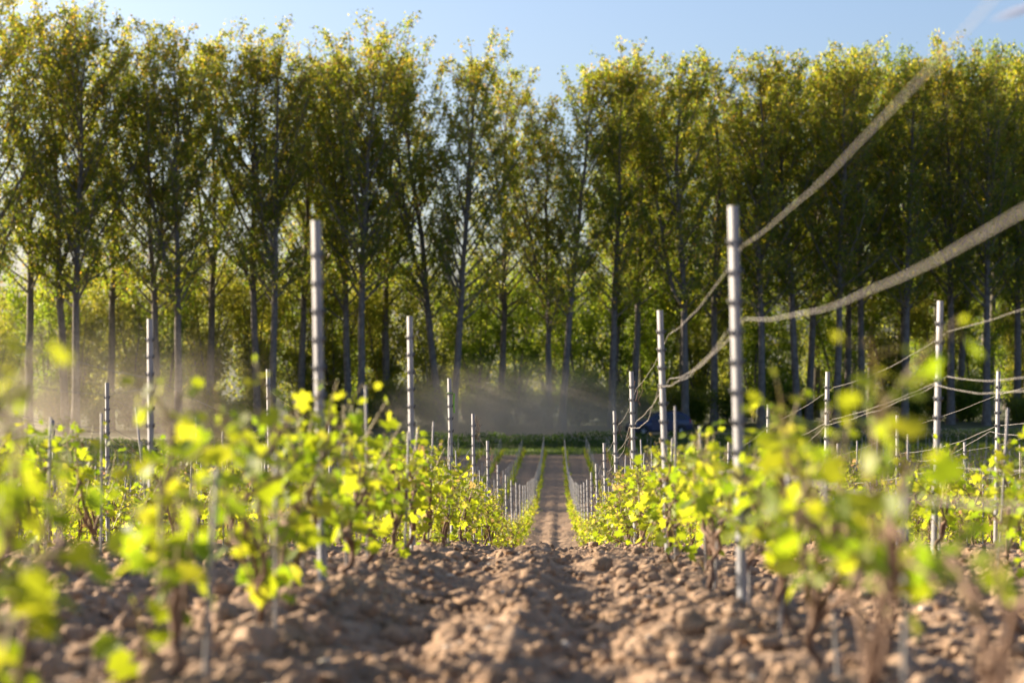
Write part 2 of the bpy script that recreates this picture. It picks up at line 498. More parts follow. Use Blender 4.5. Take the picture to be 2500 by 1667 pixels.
# farther posts, joined
bv = np.zeros(len(PBODY.vertices) * 3); PBODY.vertices.foreach_get('co', bv); bv = bv.reshape(-1, 3)
bf = np.array([p.vertices[:] for p in PBODY.polygons if len(p.vertices) == 4])
hv = np.zeros(len(PHOOKS.vertices) * 3); PHOOKS.vertices.foreach_get('co', hv); hv = hv.reshape(-1, 3)
hf = np.array([p.vertices[:] for p in PHOOKS.polygons])
mb = MB()
for i, k, x, y in far_posts:
    loc, rot, sc = post_xform(i, k, x, y)
    m3 = np.array(rot.to_matrix())
    mb.add((bv * (1, 1, sc)) @ m3.T + loc, bf)
    if y < 95: mb.add((hv * (1, 1, sc)) @ m3.T + loc, hf)
ob('vineyard_posts', mb.mesh('vineyard_posts', M['steel']), kind='stuff', label='distant steel posts lining the far ends of the vine rows', cat='posts')

# green plastic tie hanging on the third post left of the path
if (0, 2) in POSTS:
    e, loc, rot, sc = POSTS[(0, 2)]
    mb = MB()
    zz = np.linspace(0, -.135, 10); pts = np.c_[.004 * np.sin(zz * 25), 0 * zz, zz]
    wv = np.array([.006, 0, 0])
    v = np.stack([pts - wv, pts + wv, pts + wv + (0, .002, 0), pts - wv + (0, .002, 0)], 1).reshape(-1, 3)
    f = [(4 * a + b, 4 * a + (b + 1) % 4, 4 * a + 4 + (b + 1) % 4, 4 * a + 4 + b) for a in range(9) for b in range(4)]
    mb.add(v, f)
    ring = np.array([[.022 * math.cos(t) - .03, .022 * math.sin(t), .004] for t in np.linspace(0, 6.28, 14)])
    mb.add(*tube(ring, .0018, 4))
    o = ob('plant_tie', mb.mesh('plant_tie', M['tie']), loc=(loc[0] + .030 - .018, loc[1] - .004, loc[2] + 1.02), label='bright green plastic tie hanging from the third post left of path', cat='plant tie')

# ------------------------------------------------------------------ trellis wires
def wire_path(i, h, k0, k1, sag, wob=0.0, side=1, r=rng, drop0=0.0):
    pts = []
    for k in range(k0, k1):
        y0 = S * (1.59 + row_phase[i] + k); y1 = y0 + S
        x = rowx(i) + side * .027
        hh0 = h - (drop0 if k == -1 else 0)
        z0 = float(ground_base(x, y0)) + .0 + hh0; z1 = float(ground_base(x, y1)) + .0 + h
        lean0 = math.tan(R(row_lean[i])) * h
        sg = sag * r.uniform(.3, 1.7)
        bow = r.normal(0, wob)
        t = np.linspace(0, 1, 13)[:-1]
        pts.append(np.c_[x + lean0 + bow * np.sin(np.pi * t) + wob * .25 * np.sin(t * 17 + k), y0 + (y1 - y0) * t,
                         z0 + (z1 - z0) * t - sg * 4 * t * (1 - t) + wob * .2 * np.sin(t * 23 + 2 * k)])
    return np.concatenate(pts)
wire_rows = list(range(-7, 8))
for i in wire_rows:
    specs = [('top', 1.05, .025, .006, 1), ('middle', .84, .05, .010, 1), ('lower middle', .80, .085, .016, -1), ('bottom', .42, .02, .004, 1)]
    if i == 0: specs = [('top', 1.03, .05, .02, 1), ('middle', .86, .12, .03, -1), ('bottom', .42, .02, .004, 1)]
    for nm, h, sag, wob, side in specs:
        k0 = -1
        if i == 0: k0 = {'top': 3, 'middle': 2, 'bottom': 0}[nm]
        if i < 0 and nm == 'top': k0 = 2
        if i == 1 and nm == 'middle': sag = .03
        if i == 1 and nm == 'lower middle': k0 = 0
        p = wire_path(i, h, k0, 14, sag, wob, side, drop0=.07 if (i == 1 and nm == 'middle') else 0)
        mb = MB(); mb.add(*tube(p, .0011 if nm == 'top' else .0014, 5))
        ob('trellis_wire', mb.mesh('trellis_wire', M['wire'], True), label='%s trellis wire strung along the %s' % (nm, row_words(i)), cat='wire', group='trellis wires')

# dry tendrils left twisted round the wires
def tendril(x, y, z, r):
    t = np.linspace(0, 1, 26)
    a = t * r.uniform(9, 15)
    p = np.c_[.012 * np.cos(a) * (1 - .5 * t) + r.normal(0, .03) * t, r.normal(0, .05) * t + .010 * np.sin(a), .16 * (t - .35) + .008 * np.sin(a * 1.3)]
    return p + (x, y, z)
tr = np.random.default_rng(5)
tend = sorted([(0, 3.0, 1.04), (0, 3.0, .98), (0, 4.02, 1.02), (0, 4.4, .96), (0, 5.03, .95), (1, 2.02, 1.0), (1, 3.0, 1.0), (1, 3.4, .82), (1, 4.03, .98), (1, 5.02, .95), (0, 3.6, .86), (1, 2.5, .80)], key=lambda z_: (z_[1], -z_[2]))
for q, (i, k, h) in enumerate(tend):
    y = S * (1.59 + row_phase[i] + k); x = rowx(i) + .02
    mb = MB()
    for _ in range(3): mb.add(*tube(tendril(x, y, float(ground_base(x, y)) + h, tr), .0018, 4))
    side = 'left' if i == 0 else 'right'; tq = sum(1 for z_ in tend[:q + 1] if z_[0] == i)
    ob('dry_tendril', mb.mesh('dry_tendril', M['wood']), label='dry curled tendril caught on a wire, %s along first vine row %s of path' % ('first' if tq == 1 else ORD[tq], side), cat='tendril', group='dry tendrils on wires %s of path' % side)

# ------------------------------------------------------------------ vines
def grape_leaf(r):
    """five-lobed leaf, unit width, stem at the origin, tip along +Y, slightly cupped"""
    ang = np.radians([-90, -58, -30, -8, 18, 42, 62, 90, 118, 138, 162, 188, 210, 238])
    rad = np.array([.05, .40, .30, .50, .36, .53, .40, .60, .40, .53, .36, .50, .30, .40]) * (1 + .06 * r.normal(size=14))
    c = np.array([0, .42])
    p = np.c_[np.cos(ang) * rad, np.sin(ang) * rad] + c
    cup = r.uniform(.1, .5); tw = r.uniform(-.3, .3)
    z = cup * (p[:, 0] ** 2) + tw * p[:, 0] * (p[:, 1] - .4) - .25 * (p[:, 1] - .3) ** 2 + .03 * r.normal(size=14)
    v = np.concatenate([np.c_[p, z], [[c[0], c[1], -.03]]])
    f = [(j, (j + 1) % 14, 14) for j in range(14)]
    return v, np.array(f)
LEAVES = [grape_leaf(rng) for _ in range(6)]
LEAFME = []
for v, f in LEAVES:
    mb = MB(); mb.add(v, f); LEAFME.append(mb.mesh('leaf', M['vine_leaf_single'], True))
def vine_data(r, height, dense=1.0, spread=.42, big=1.0, clear=0.0):
    """skeleton of one vine: trunk and cane tubes, shoots and leaf frames; Y runs along the row"""
    trunk = []; shoots = []; leaves = []
    h0 = r.uniform(.07, .15)
    n_ = 9; t = np.linspace(0, 1, n_)
    b = np.cumsum(r.normal(0, .012, (n_, 2)), 0)
    tp = np.c_[b[:, 0], b[:, 1] + t * r.normal(0, .05), -.06 + t * (h0 + .06)]
    trunk.append((tp, .0125 * (1 - .35 * t) * (1 + .18 * r.normal(size=n_))))
    head = tp[-1]
    canes = []
    up = np.array([[0, 0, 0], [r.normal(0, .03), r.normal(0, .04), .35], [r.normal(0, .03), r.normal(0, .05), .7], [r.normal(0, .04), r.normal(0, .06), 1.0]])
    up[:, 2] *= (height * .80 - h0)
    canes.append(head + up)
    up2 = up * (1.4, 1.5, .8); up2[:, 1] += np.linspace(0, 1, 4) * r.choice([-1, 1]) * r.uniform(.10, .22)
    canes.append(head + up2)
    for s in (-1, 1):
        L = spread * r.uniform(.7, 1.15); rise = r.uniform(.08, .26)
        canes.append(head + np.array([[0, 0, 0], [r.normal(0, .02), s * L * .35, rise], [r.normal(0, .03), s * L * .7, rise * 1.1], [r.normal(0, .03), s * L, rise * .8]]))
    if r.uniform() < .6:
        canes.append(tp[3] + np.array([[0, 0, 0], [r.normal(0, .05), r.normal(0, .08), .03], [r.normal(0, .06), r.normal(0, .12), .06]]))
    for ci, c in enumerate(canes):
        m_ = len(c)
        tt = np.linspace(0, m_ - 1, 12)
        cp = np.c_[[np.interp(tt, np.arange(m_), c[:, q]) for q in range(3)]].T
        cp[1:-1] += r.normal(0, .006, (10, 3))
        trunk.append((cp, np.linspace(.0075, .004, 12)))
        ns = int({0: 9, 1: 7, 2: 5, 3: 5, 4: 4}[ci] * dense)
        for q in range(ns):
            u = (q + r.uniform(.2, .9)) / ns
            base = np.array([np.interp(u * 11, np.arange(12), cp[:, a]) for a in range(3)])
            if base[2] < clear and r.uniform() < .8: continue
            top_room = height - base[2]
            L = np.clip(r.uniform(.10, .30), .05, max(.06, top_room))
            d = np.array([r.normal(0, .38), r.normal(0, .45), r.uniform(.6, 1.3)]); d /= np.linalg.norm(d)
            tq = np.linspace(0, 1, 7)
            sp = base + d * L * tq[:, None] + np.c_[r.normal(0, .02) * tq ** 2, r.normal(0, .03) * tq ** 2, -.01 * tq ** 2]
            shoots.append((sp, np.linspace(.0036, .0016, 7)))
            nl = max(3, int(L / .026))
            for a in range(nl):
                w_ = (a + .6) / nl
                p = np.array([np.interp(w_ * 6, np.arange(7), sp[:, g]) for g in range(3)])
                az = a * 2.4 + r.normal(0, .6)
                o_ = np.array([math.cos(az), math.sin(az), r.uniform(-.1, .5)])
                pl = r.uniform(.018, .045)
                young = w_ > .86
                size = big * r.uniform(.034, .068) * (1 - .62 * max(0, w_ - .55) / .45)
                lp = p + o_ * pl
                ydir = o_ * .7 + np.array([r.normal(0, .3), r.normal(0, .3), -.45 + r.normal(0, .35) + (.9 if young else 0)])
                ydir /= np.linalg.norm(ydir)
                nn = np.array([o_[0] * .4, o_[1] * .4, .8]) + r.normal(0, .45, 3)
                nn -= ydir * (nn @ ydir); nn /= np.linalg.norm(nn) + 1e-6
                xx = np.cross(ydir, nn)
                tone = np.clip(r.normal(.52, .22), 0, .84)
                if young: tone = r.uniform(.78, 1.0)
                elif r.uniform() < .04: tone = r.uniform(.9, 1)
                leaves.append((lp, np.stack([xx, ydir, nn], 1), size, tone, p))
    return trunk, shoots, leaves
def vine_mesh_parts(data):
    trunk, shoots, leaves = data
    a = MB()
    for p, r_ in trunk: a.add(*tube(p, r_, 6))
    b = MB()
    for p, r_ in shoots: b.add(*tube(p, r_, 4))
    for lp, m3, s, tone, p in leaves: b.add(*tube(np.array([p, lp]), .0012, 3))
    c = MB()
    for q, (lp, m3, s, tone, p) in enumerate(leaves):
        v, f = LEAVES[q % 6]; c.add((v * s) @ m3.T + lp, f, tone)
    return a, b, c
vines = []
for i in range(NROW_L, NROW_R + 1):
    x = rowx(i)
    if i == 0: yy = [3.02, 4.02, 5.02, 6.05]
    elif i == 1: yy = [2.62, 3.36, 4.3, 5.3, 6.35]
    else: yy = []
    start = {0: 7.1, 1: 7.35}.get(i, 2.6 + rng.uniform(0, 1))
    y = start
    while y < 131.3 + SL * x:
        yy.append(y + rng.normal(0, .05)); y += S / 4
    for q in yy: vines.append((i, x + rng.normal(0, .025), q))
vv = [v for v in vines if in_view(v[1], v[2], .012)]
vv.sort(key=lambda v: v[2])
near_vines = vv[:300]; far_vines = vv[300:]
heights = {(0, 0): .72, (0, 1): .72, (0, 2): .68, (0, 3): .62, (1, 0): .48, (1, 1): .72, (1, 2): .66, (1, 3): .66, (1, 4): .62}
VPROT = []
prng = np.random.default_rng(31)
for q in range(14):
    d = vine_data(prng, prng.uniform(.52, .64), dense=.92, spread=.44)
    a, b, c = vine_mesh_parts(d)
    VPROT.append((a.mesh('trunk', M['wood'], True), b.mesh('shoots', M['shoot']), c.mesh('foliage', M['vine_leaf'], True), d))
def stake_mesh(h):
    m_ = MB(); z = np.array([-.2, 0, h * .5, h - .004, h]); m_.add(*tube(np.c_[.002 * np.sin(z * 5), 0 * z, z], [.0055, .0055, .0055, .0055, .003], 6))
    return m_.mesh('vine_stake', M['stake'], True)
STAKES = [stake_mesh(h) for h in (.44, .62, .70, .56)]
cnt = {}
NEARLEAF = 24
for q, (i, x, y) in enumerate(near_vines):
    cnt[i] = cnt.get(i, 0) + 1; c_ = cnt[i]
    z = gz(x, y) - .015
    lab = '%s from camera, %s' % (ORD[c_], row_words(i))
    e = ob('grapevine', None, loc=(x, y, z), label='leafy young grapevine, ' + lab, cat='grapevine', group='grapevines along the rows')
    e.empty_display_size = .1
    if q < NEARLEAF:
        hh = heights.get((i, c_ - 1), prng.uniform(.54, .63))
        d = vine_data(prng, hh, dense=(.22 if (i == 1 and y < 3) else .48) if y < 4.6 else .66, spread=.36, big=1.15, clear=.2 if i == 1 else 0)
        a, b, _ = vine_mesh_parts(d)
        ob('trunk', a.mesh('trunk', M['wood'], True), e); ob('shoots', b.mesh('shoots', M['shoot']), e, kind='stuff')
        for k, (lp, m3, s, tone, p) in enumerate(d[2]):
            o = bpy.data.objects.new('leaf', LEAFME[k % 6]); COL.objects.link(o); o.parent = e
            m4 = Matrix(m3.tolist()).to_4x4() @ Matrix.Scale(s, 4); m4.translation = Vector(lp)
            o.matrix_local = m4
    else:
        pr = VPROT[(q * 5 + i) % 14]
        e.rotation_euler = (0, 0, math.pi * int(prng.integers(0, 2)) + prng.normal(0, .12)); s = prng.uniform(.9, 1.1); e.scale = (s, s, s)
        ob('trunk', pr[0], e); ob('shoots', pr[1], e, kind='stuff'); ob('foliage', pr[2], e, kind='stuff')
    if y > 3.2:
        so = ob('vine_stake', STAKES[0 if y < 7.5 else 1 + q % 3], loc=(x + rng.normal(0.02, .012), y + rng.normal(0.04, .02), z), label='thin grey metal stake beside the grapevine %s' % lab, cat='stake', group='stakes beside the grapevines')
        so.rotation_euler = (rng.normal(0, .03), rng.normal(0, .035), 0)
# the rest of the vines, joined
bf_ = MB(); wf_ = MB(); sf_ = MB()
fr = np.random.default_rng(77)
for i, x, y in far_vines:
    z = gz(x, y)
    d = VPROT[fr.integers(0, 14)][3]
    rot = math.pi * fr.integers(0, 2); c_, s_ = math.cos(rot), math.sin(rot)
    L = d[2]; nl = len(L)
    step = 1 if y < 52 else (2 if y < 80 else 4)
    sel = L[fr.integers(0, step)::step]
    pos = np.array([l[0] for l in sel]); sz = np.array([l[2] for l in sel]) * {1: 1.05, 2: 1.35, 4: 1.8}[step]; tn = np.array([l[3] for l in sel])
    pos = np.c_[pos[:, 0] * c_ - pos[:, 1] * s_, pos[:, 0] * s_ + pos[:, 1] * c_, pos[:, 2]] * fr.uniform(.9, 1.1) + (x, y, z)
    leaf_cards(bf_, pos, sz, tn, .5, .95, fr)
    wf_.add(*tube(np.array([[x, y, z - .05], [x + fr.normal(0, .02), y, z + .25], [x + fr.normal(0, .02), y, z + .55]]), [.016, .012, .005], 4))
    h = fr.uniform(.5, .68)
    if y < 80: sf_.add(*tube(np.array([[x + .02, y + .03, z - .05], [x + .02 + fr.normal(0, .02), y + .03, z + h]]), [.0045, .0045], 4))
far = ob('grapevines', None, kind='stuff', label='far rows of small grapevines running down the slope to the trees', cat='grapevines')
ob('foliage', bf_.mesh('foliage', M['vine_leaf']), far, kind='stuff')
ob('trunks', wf_.mesh('trunks', M['wood']), far, kind='stuff')
ob('vine_stakes', sf_.mesh('vine_stakes', M['stake']), kind='stuff', label='far thin metal stakes among the distant grapevines', cat='stakes')

# ------------------------------------------------------------------ trees
def tree_proto(r, H, first=.36, crownw=3.6, leaves=15000, fork=False, leafsize=(.13, .24), leafmat='poplar_leaf', tone=(.5, .24), nb=46, steep=1.0):
    t = np.linspace(0, 1, 16)
    bend = np.c_[np.cumsum(r.normal(0, .13, 16)), np.cumsum(r.normal(0, .13, 16))]
    tp = np.c_[bend[:, 0] * t, bend[:, 1] * t, t * H]
    tr_ = (.30 * (1 - t) ** .8 + .02)
    tr_[0] *= 1.35
    tm = MB(); tm.add(*tube(np.r_[[tp[0] - (0, 0, .5)], tp], np.r_[tr_[0], tr_], 9))
    bm_ = MB(); lp = []; lt = []
    fork_at = None
    if r.uniform() < .35:                                    # a second stem leaves the trunk low in the crown
        u0 = r.uniform(.30, .46); fa = r.uniform(0, 6.28); t2 = np.linspace(0, 1, 10)
        b0 = np.array([np.interp(u0 * 15, np.arange(16), tp[:, q]) for q in range(3)])
        Lf = H * (1 - u0) * r.uniform(.72, .88)
        fp = b0 + np.c_[np.cos(fa) * 2.6 * np.sqrt(t2), np.sin(fa) * 2.6 * np.sqrt(t2), Lf * t2] + np.cumsum(r.normal(0, .07, (10, 3)), 0) * t2[:, None]
        tm.add(*tube(fp, .17 * (1 - t2) ** .8 + .015, 7)); fork_at = fp
    def along(p, u):
        return np.array([np.interp(u * (len(p) - 1), np.arange(len(p)), p[:, q]) for q in range(3)])
    az = r.uniform(0, 6.28)
    starts = first + (1 - first) * (np.linspace(0, 1, nb) ** 1.05) * .97
    for k, u in enumerate(starts):
        b0 = along(tp, u)
        if fork_at is not None and k % 3 == 0 and u > .4: b0 = along(fork_at, min(1, (u - .34) / .62))
        rel = (u - first) / (1 - first)
        prof = np.interp(rel, [0, .12, .35, .65, .88, 1.0], [.75, 1.0, 1.0, .82, .46, .14])
        reach = crownw * prof * r.uniform(.7, 1.15)
        az += 2.4 + r.normal(0, .4)
        elev = R(r.uniform(27, 50) + 16 * rel) * steep
        L = reach / math.cos(elev)
        L = min(L, reach * 2.1 + .4)
        tt = np.linspace(0, 1, 8)
        hx = np.cos(elev) * L * tt * (1 - .15 * tt); hz_ = np.sin(elev) * L * tt * (1 + .18 * tt)
        p = b0 + np.c_[hx * math.cos(az), hx * math.sin(az), hz_] + np.cumsum(r.normal(0, .05, (8, 3)), 0) * tt[:, None]
        br = max(.018, .085 * (1 - rel) * (L / 6) + .015)
        bm_.add(*tube(p, br * (1 - .8 * tt) + .008, 5))
        nt_ = int(4 + L * 2.0)
        for q in range(nt_):
            uu = .22 + .78 * (q + r.uniform(0, 1)) / nt_
            s0 = along(p, min(uu, 1))
            a2 = az + r.normal(0, 1.1)
            e2 = R(r.uniform(15, 75))
            l2 = r.uniform(.6, 1.7) * (1.15 - .4 * rel)
            d = np.array([math.cos(a2) * math.cos(e2), math.sin(a2) * math.cos(e2), math.sin(e2)])
            e_ = s0 + d * l2
            bm_.add(*tube(np.array([s0, s0 + d * l2 * .55 + r.normal(0, .05, 3), e_]), [.02, .014, .006], 3))
            lp.append((s0, d * l2, rel, r.normal(0, .10)))
    # leading shoot
    for k in range(8):
        s0 = along(tp, .93 + .07 * k / 8); a2 = r.uniform(0, 6.28)
        lp.append((s0, np.array([math.cos(a2) * .25, math.sin(a2) * .25, 1.1]), 1.0, .1))
    ntw = len(lp)
    per = max(4, leaves // ntw)
    s0 = np.array([l[0] for l in lp]); dd = np.array([l[1] for l in lp]); rl = np.array([l[2] for l in lp]); tj = np.array([l[3] for l in lp])
    ii = np.repeat(np.arange(ntw), per)
    # uneven clumps: some twigs are bare, some full
    wgt = np.clip(r.lognormal(0, .6, ntw), .15, 2.8); wgt /= wgt.sum()
    ii = r.choice(ntw, size=ntw * per, p=wgt)
    u = r.beta(1.6, 1.0, len(ii))[:, None]
    pos = s0[ii] + dd[ii] * u * 1.08 + r.normal(0, 1, (len(ii), 3)) * np.array([.19, .19, .17])
    tn = np.clip(tone[0] + tj[ii] + (rl[ii] - .5) * .22 + r.normal(0, tone[1], len(ii)), 0, 1)
    cm = MB(); leaf_cards(cm, pos, r.uniform(*leafsize, len(ii)), tn, .15, .85, r)
    return tm.mesh('trunk', M['bark'], True), bm_.mesh('branches', M['bark'], True), cm.mesh('crown', M[leafmat])
tg = np.random.default_rng(101)
POP = [tree_proto(tg, 28, first=tg.uniform(.25, .35), crownw=tg.uniform(4.3, 5.2), leaves=16000, nb=56, leafsize=(.135, .25), tone=(.42, .28)) for _ in range(8)]
DENSE = [tree_proto(tg, 28, first=tg.uniform(.26, .34), crownw=tg.uniform(3.8, 4.4), leaves=15000, nb=52, leafsize=(.135, .25), tone=(.36, .27)) for _ in range(4)]
GREEN = [tree_proto(tg, 28, first=.25, crownw=3.6, leaves=15000, leafmat='green_leaf', tone=(.6, .2), steep=1.1) for _ in range(2)]
def line_y(x, off=0): return 160 + off + SL * x
def place_tree(name, protos, x, y, H, lean, label, cat, group, spin=None, girth=1.0):
    z = float(ground_base(x, y)) - .1
    e = ob(name, None, loc=(x, y, z), label=label, cat=cat, group=group)
    e.rotation_euler = Euler((R(tg.normal(0, .6)), lean, tg.uniform(0, 6.28) if spin is None else spin), 'ZYX')
    # lean is applied about world Y after the spin
    e.rotation_mode = 'XYZ'
    e.rotation_euler = (Matrix.Rotation(lean, 3, 'Y') @ Matrix.Rotation(tg.uniform(0, 6.28), 3, 'Z')).to_euler()
    s = H / 30.6
    e.scale = (s * girth, s * girth, s)
    pr = protos[int(tg.integers(0, len(protos)))]
    for nm, me in zip(('trunk', 'branches', 'crown'), pr):
        ob(nm, me, e, kind='stuff' if nm != 'trunk' else None)
    return e
VX = 1.0629
def lat(xv, d): return (xv * VX - 1357.0) / FPX * d
def tree_from_view(xb, xt, yt, off, name, protos, label, cat, group, girth=1.0):
    d = 160.0 + off
    for _ in range(4):
        x = lat(xb, d); d = line_y(x, off)
    top = (784 - yt) * VX / FPX * d
    z = float(ground_base(x, d))
    H = top - z
    xtop = lat(xt, d)
    return place_tree(name, protos, x, d, H, math.atan((xtop - x) / H), label, cat, group, girth=girth)
front = [(-40, -50, -40, 0), (60, 70, -20, 4), (146, 120, -12, 2), (168, 205, 0, 0), (366, 300, 45, 2), (407, 405, 38, 0), (480, 490, 55, 8), (590, 565, 58, 2), (620, 655, 62, 0),
         (720, 735, 110, 8), (800, 775, 90, 3), (828, 838, 42, 0), (1012, 930, 68, 3), (1040, 1092, 85, 0), (1150, 1170, 150, 7), (1262, 1245, 205, 3), (1290, 1338, 112, 0),
         (1405, 1420, 96, 1), (1453, 1495, 112, 3), (1573, 1560, 88, 0), (1640, 1650, 80, 3), (1748, 1735, 98, 0), (1830, 1800, 74, 1), (1855, 1890, 100, 4),
         (1920, 1930, 112, 0), (1978, 1970, 82, 3), (2075, 2080, 100, 0), (2180, 2185, 98, 2), (2262, 2260, 100, 0), (2330, 2335, 92, 3), (2420, 2420, 90, 0)]
for q, (xb, xt, yt, off) in enumerate(front):
    dense = xb > 1230
    tree_from_view(xb, xt, yt, off, 'poplar_tree', DENSE if (dense and q % 3) else POP, 'tall poplar in the front of the tree line, %s trunk from the left edge' % ('first' if q == 0 else ORD[q + 1]), 'tree', 'poplars in the front of the tree line')
for off, sh in ((9, 30), (20, 90)):
    bq = 0
    for xv in range(1380 + sh, 2480, 135):
        bq += 1
        tree_from_view(xv + tg.normal(0, 12), xv + tg.normal(0, 14), tg.normal(135, 24), off, 'poplar_tree', DENSE, 'tall poplar inside the right-hand wood, %s back row, %s from the left' % ('first' if off < 15 else 'second', 'first' if bq == 1 else ORD[bq]), 'tree', 'poplars in the back rows of the wood')
for q, (xv, yt) in enumerate(((1960, 100), (2060, 92), (2120, 84), (2210, 96), (2255, 82), (2310, 88), (2350, 90))):
    tree_from_view(xv, xv, yt, 38, 'green_poplar', GREEN, 'fresh green tree top above the right-hand wood, %s from the left' % ('first' if q == 0 else ORD[q + 1]), 'tree', 'fresh green trees behind the wood')
for q, (xb, xt, yt, off) in enumerate([(250, 255, 60, 8), (690, 700, 105, 6), (885, 890, 100, 9)]):
    tree_from_view(xb, xt, yt, off, 'poplar_tree', POP, 'slim poplar standing just behind the front row, %s from the left edge' % ('first' if q == 0 else ORD[q + 1]), 'tree', 'poplars just behind the front row')
# the same tree line goes on to the left, out of the picture; it shades the far vines
for q in range(48):
    x = -46 - q * 2.3 + tg.normal(0, .5)
    place_tree('poplar_tree', DENSE, x, line_y(-46, -3 if q % 2 else 4) + (.27 + .45 * min(1, (-46 - x) / 30)) * (x + 46), tg.uniform(29, 31), tg.normal(0, .02), 'tall poplar where the tree line goes on beyond the left edge', 'tree', 'poplars beyond the left edge')

# understory between the trunks
def shrub_proto(r, H, W, leaves, leafmat, tone):
    tm = MB(); lp = []
    stems = 7
    for k in range(stems):
        az = k / stems * 6.28 + r.normal(0, .3); L = H * r.uniform(.7, 1.0)
        t = np.linspace(0, 1, 9); out = W * r.uniform(.3, .95)
        p = np.c_[np.cos(az) * out * t ** 1.3, np.sin(az) * out * t ** 1.3, L * t ** .9] + np.cumsum(r.normal(0, .06, (9, 3)), 0) * t[:, None]
        tm.add(*tube(p, .07 * (1 - .85 * t) + .008, 5))
        for q in range(34):
            u = r.uniform(.10, 1); s0 = np.array([np.interp(u * 8, np.arange(9), p[:, g]) for g in range(3)])
            a2 = r.uniform(0, 6.28); e2 = R(r.uniform(-5, 60)); l2 = r.uniform(.5, 1.6)
            d = np.array([math.cos(a2) * math.cos(e2), math.sin(a2) * math.cos(e2), math.sin(e2)]) * l2
            tm.add(*tube(np.array([s0, s0 + d]), [.014, .005], 3))
            lp.append((s0, d, r.normal(0, .12)))
    s0 = np.array([l[0] for l in lp]); dd = np.array([l[1] for l in lp]); tj = np.array([l[2] for l in lp])
    wgt = np.clip(r.lognormal(0, .5, len(lp)), .2, 2.5); wgt /= wgt.sum()
    ii = r.choice(len(lp), size=leaves, p=wgt)
    pos = s0[ii] + dd[ii] * r.beta(1.5, 1, leaves)[:, None] * 1.1 + r.normal(0, .22, (leaves, 3))
    pos[:, 2] = np.maximum(pos[:, 2], .05)
    tn = np.clip(tone + tj[ii] + r.normal(0, .22, leaves), 0, 1)
    cm = MB(); leaf_cards(cm, pos, r.uniform(.10, .21, leaves), tn, .2, .85, r)
    return tm.mesh('stems', M['bark'], True), cm.mesh('crown', M[leafmat])
SH = [shrub_proto(tg, 10, 3.6, 8500, 'shrub_leaf', .5), shrub_proto(tg, 10, 4.2, 8500, 'green_leaf', .5), shrub_proto(tg, 10, 3.2, 10000, 'shrub_leaf', .75)]
LOW = [shrub_proto(tg, 3, 2.4, 6000, 'shrub_leaf', .4), shrub_proto(tg, 3, 2.2, 6000, 'green_leaf', .4)]
def place_shrub(pr, name, xv, off, H, label, group, W=1.0):
    d = 160.0 + off
    for _ in range(4):
        x = lat(xv, d); d = line_y(x, off)
    e = ob(name, None, loc=(x, d, float(ground_base(x, d)) - .1), label=label, cat='shrub', group=group)
    h0 = 10 if name != 'low_shrub' else 3
    s = H / h0; e.scale = (s * W, s * W, s); e.rotation_euler = (0, 0, tg.uniform(0, 6.28))
    ob('stems', pr[0], e, kind='stuff'); ob('crown', pr[1], e, kind='stuff')
words = []
tops = [620, 600, 600, 590, 600, 570, 590, 600, 580, 590, 580, 600, 590, 580, 590, 600, 580, 610, 640, 620, 640, 600, 620, 610, 630]
for q, xv in enumerate(range(-30, 2440, 103)):
    for rw, off in enumerate((11, 21)):
        if rw and q % 2: continue
        d = 172; top = (784 - tops[q % 25] - tg.normal(0, 25) + rw * 25) * VX / FPX * d
        H = max(7.0, top + 6.5 - 1.0)
        place_shrub(SH[1 if (1060 < xv < 1420 or 1700 < xv < 1900) and rw == 0 else int(tg.choice([0, 1, 2]))], 'understory_tree', xv + rw * 50 + tg.normal(0, 18), off, H,
                    'bushy green understory tree between the poplar trunks, %s from the left in the %s row' % ('first' if q == 0 else ORD[q + 1], ('front', 'back')[rw]), 'understory trees among the poplars')
for q, xv in enumerate(range(-20, 2420, 78)):
    place_shrub(LOW[q % 2], 'low_shrub', xv + tg.normal(0, 15), tg.uniform(2, 9), tg.uniform(2.0, 3.6), 'low shady shrub at the foot of the poplars, %s from the left' % ('first' if q == 0 else ORD[q + 1]), 'low shrubs at the foot of the poplars')
# far wood behind everything
mb = MB(); wr = np.random.default_rng(9)
nw = 60000
wx = wr.uniform(-90, 90, nw); top = 13.5 + 3.0 * perlin(wx * .12, wx * 0 + .5, 3) + 1.6 * perlin(wx * .5, wx * 0 + .5, 4)
wz = wr.uniform(0, 1, nw) ** .8 * top
wy = line_y(wx, 84) + wr.uniform(0, 10, nw)
leaf_cards(mb, np.c_[wx, wy, wz - 6.5], wr.uniform(.25, .5, nw), np.clip(wr.normal(.5, .25, nw), 0, 1), .2, .9, wr)
ob('woodland', mb.mesh('woodland', M['shrub_leaf']), kind='stuff', label='mass of far green woodland closing the gaps between the trunks', cat='woodland')

# ------------------------------------------------------------------ hedge, grass verge
hr = np.random.default_rng(12)
nh = 60000
hx = hr.uniform(-62, 56, nh); depth = hr.uniform(-1, 1, nh)
htop = (.85 + .22 * perlin(hx * .35, hx * 0 + .5, 1) + .16 * perlin(hx * 1.1, hx * 0 + .5, 2)) * np.sqrt(np.clip(1 - depth ** 2 * .8, 0, 1))
hz_ = hr.uniform(0, 1, nh) ** .6 * htop + np.abs(hr.normal(0, .05, nh))
hy = 143.2 + SL * hx + depth * .8
mb = MB(); leaf_cards(mb, np.c_[hx, hy, ground_base(hx, hy) + hz_], hr.uniform(.06, .15, nh), hr.uniform(0, 1, nh), .3, .7, hr)
for q in range(300):
    x = hr.uniform(-60, 55); y = 143.2 + SL * x + hr.uniform(-.5, .5); z = float(ground_base(x, y))
    mb.add(*tube(np.array([[x, y, z - .05], [x + hr.normal(0, .1), y, z + hr.uniform(.4, .8)]]), [.012, .005], 3), .0)
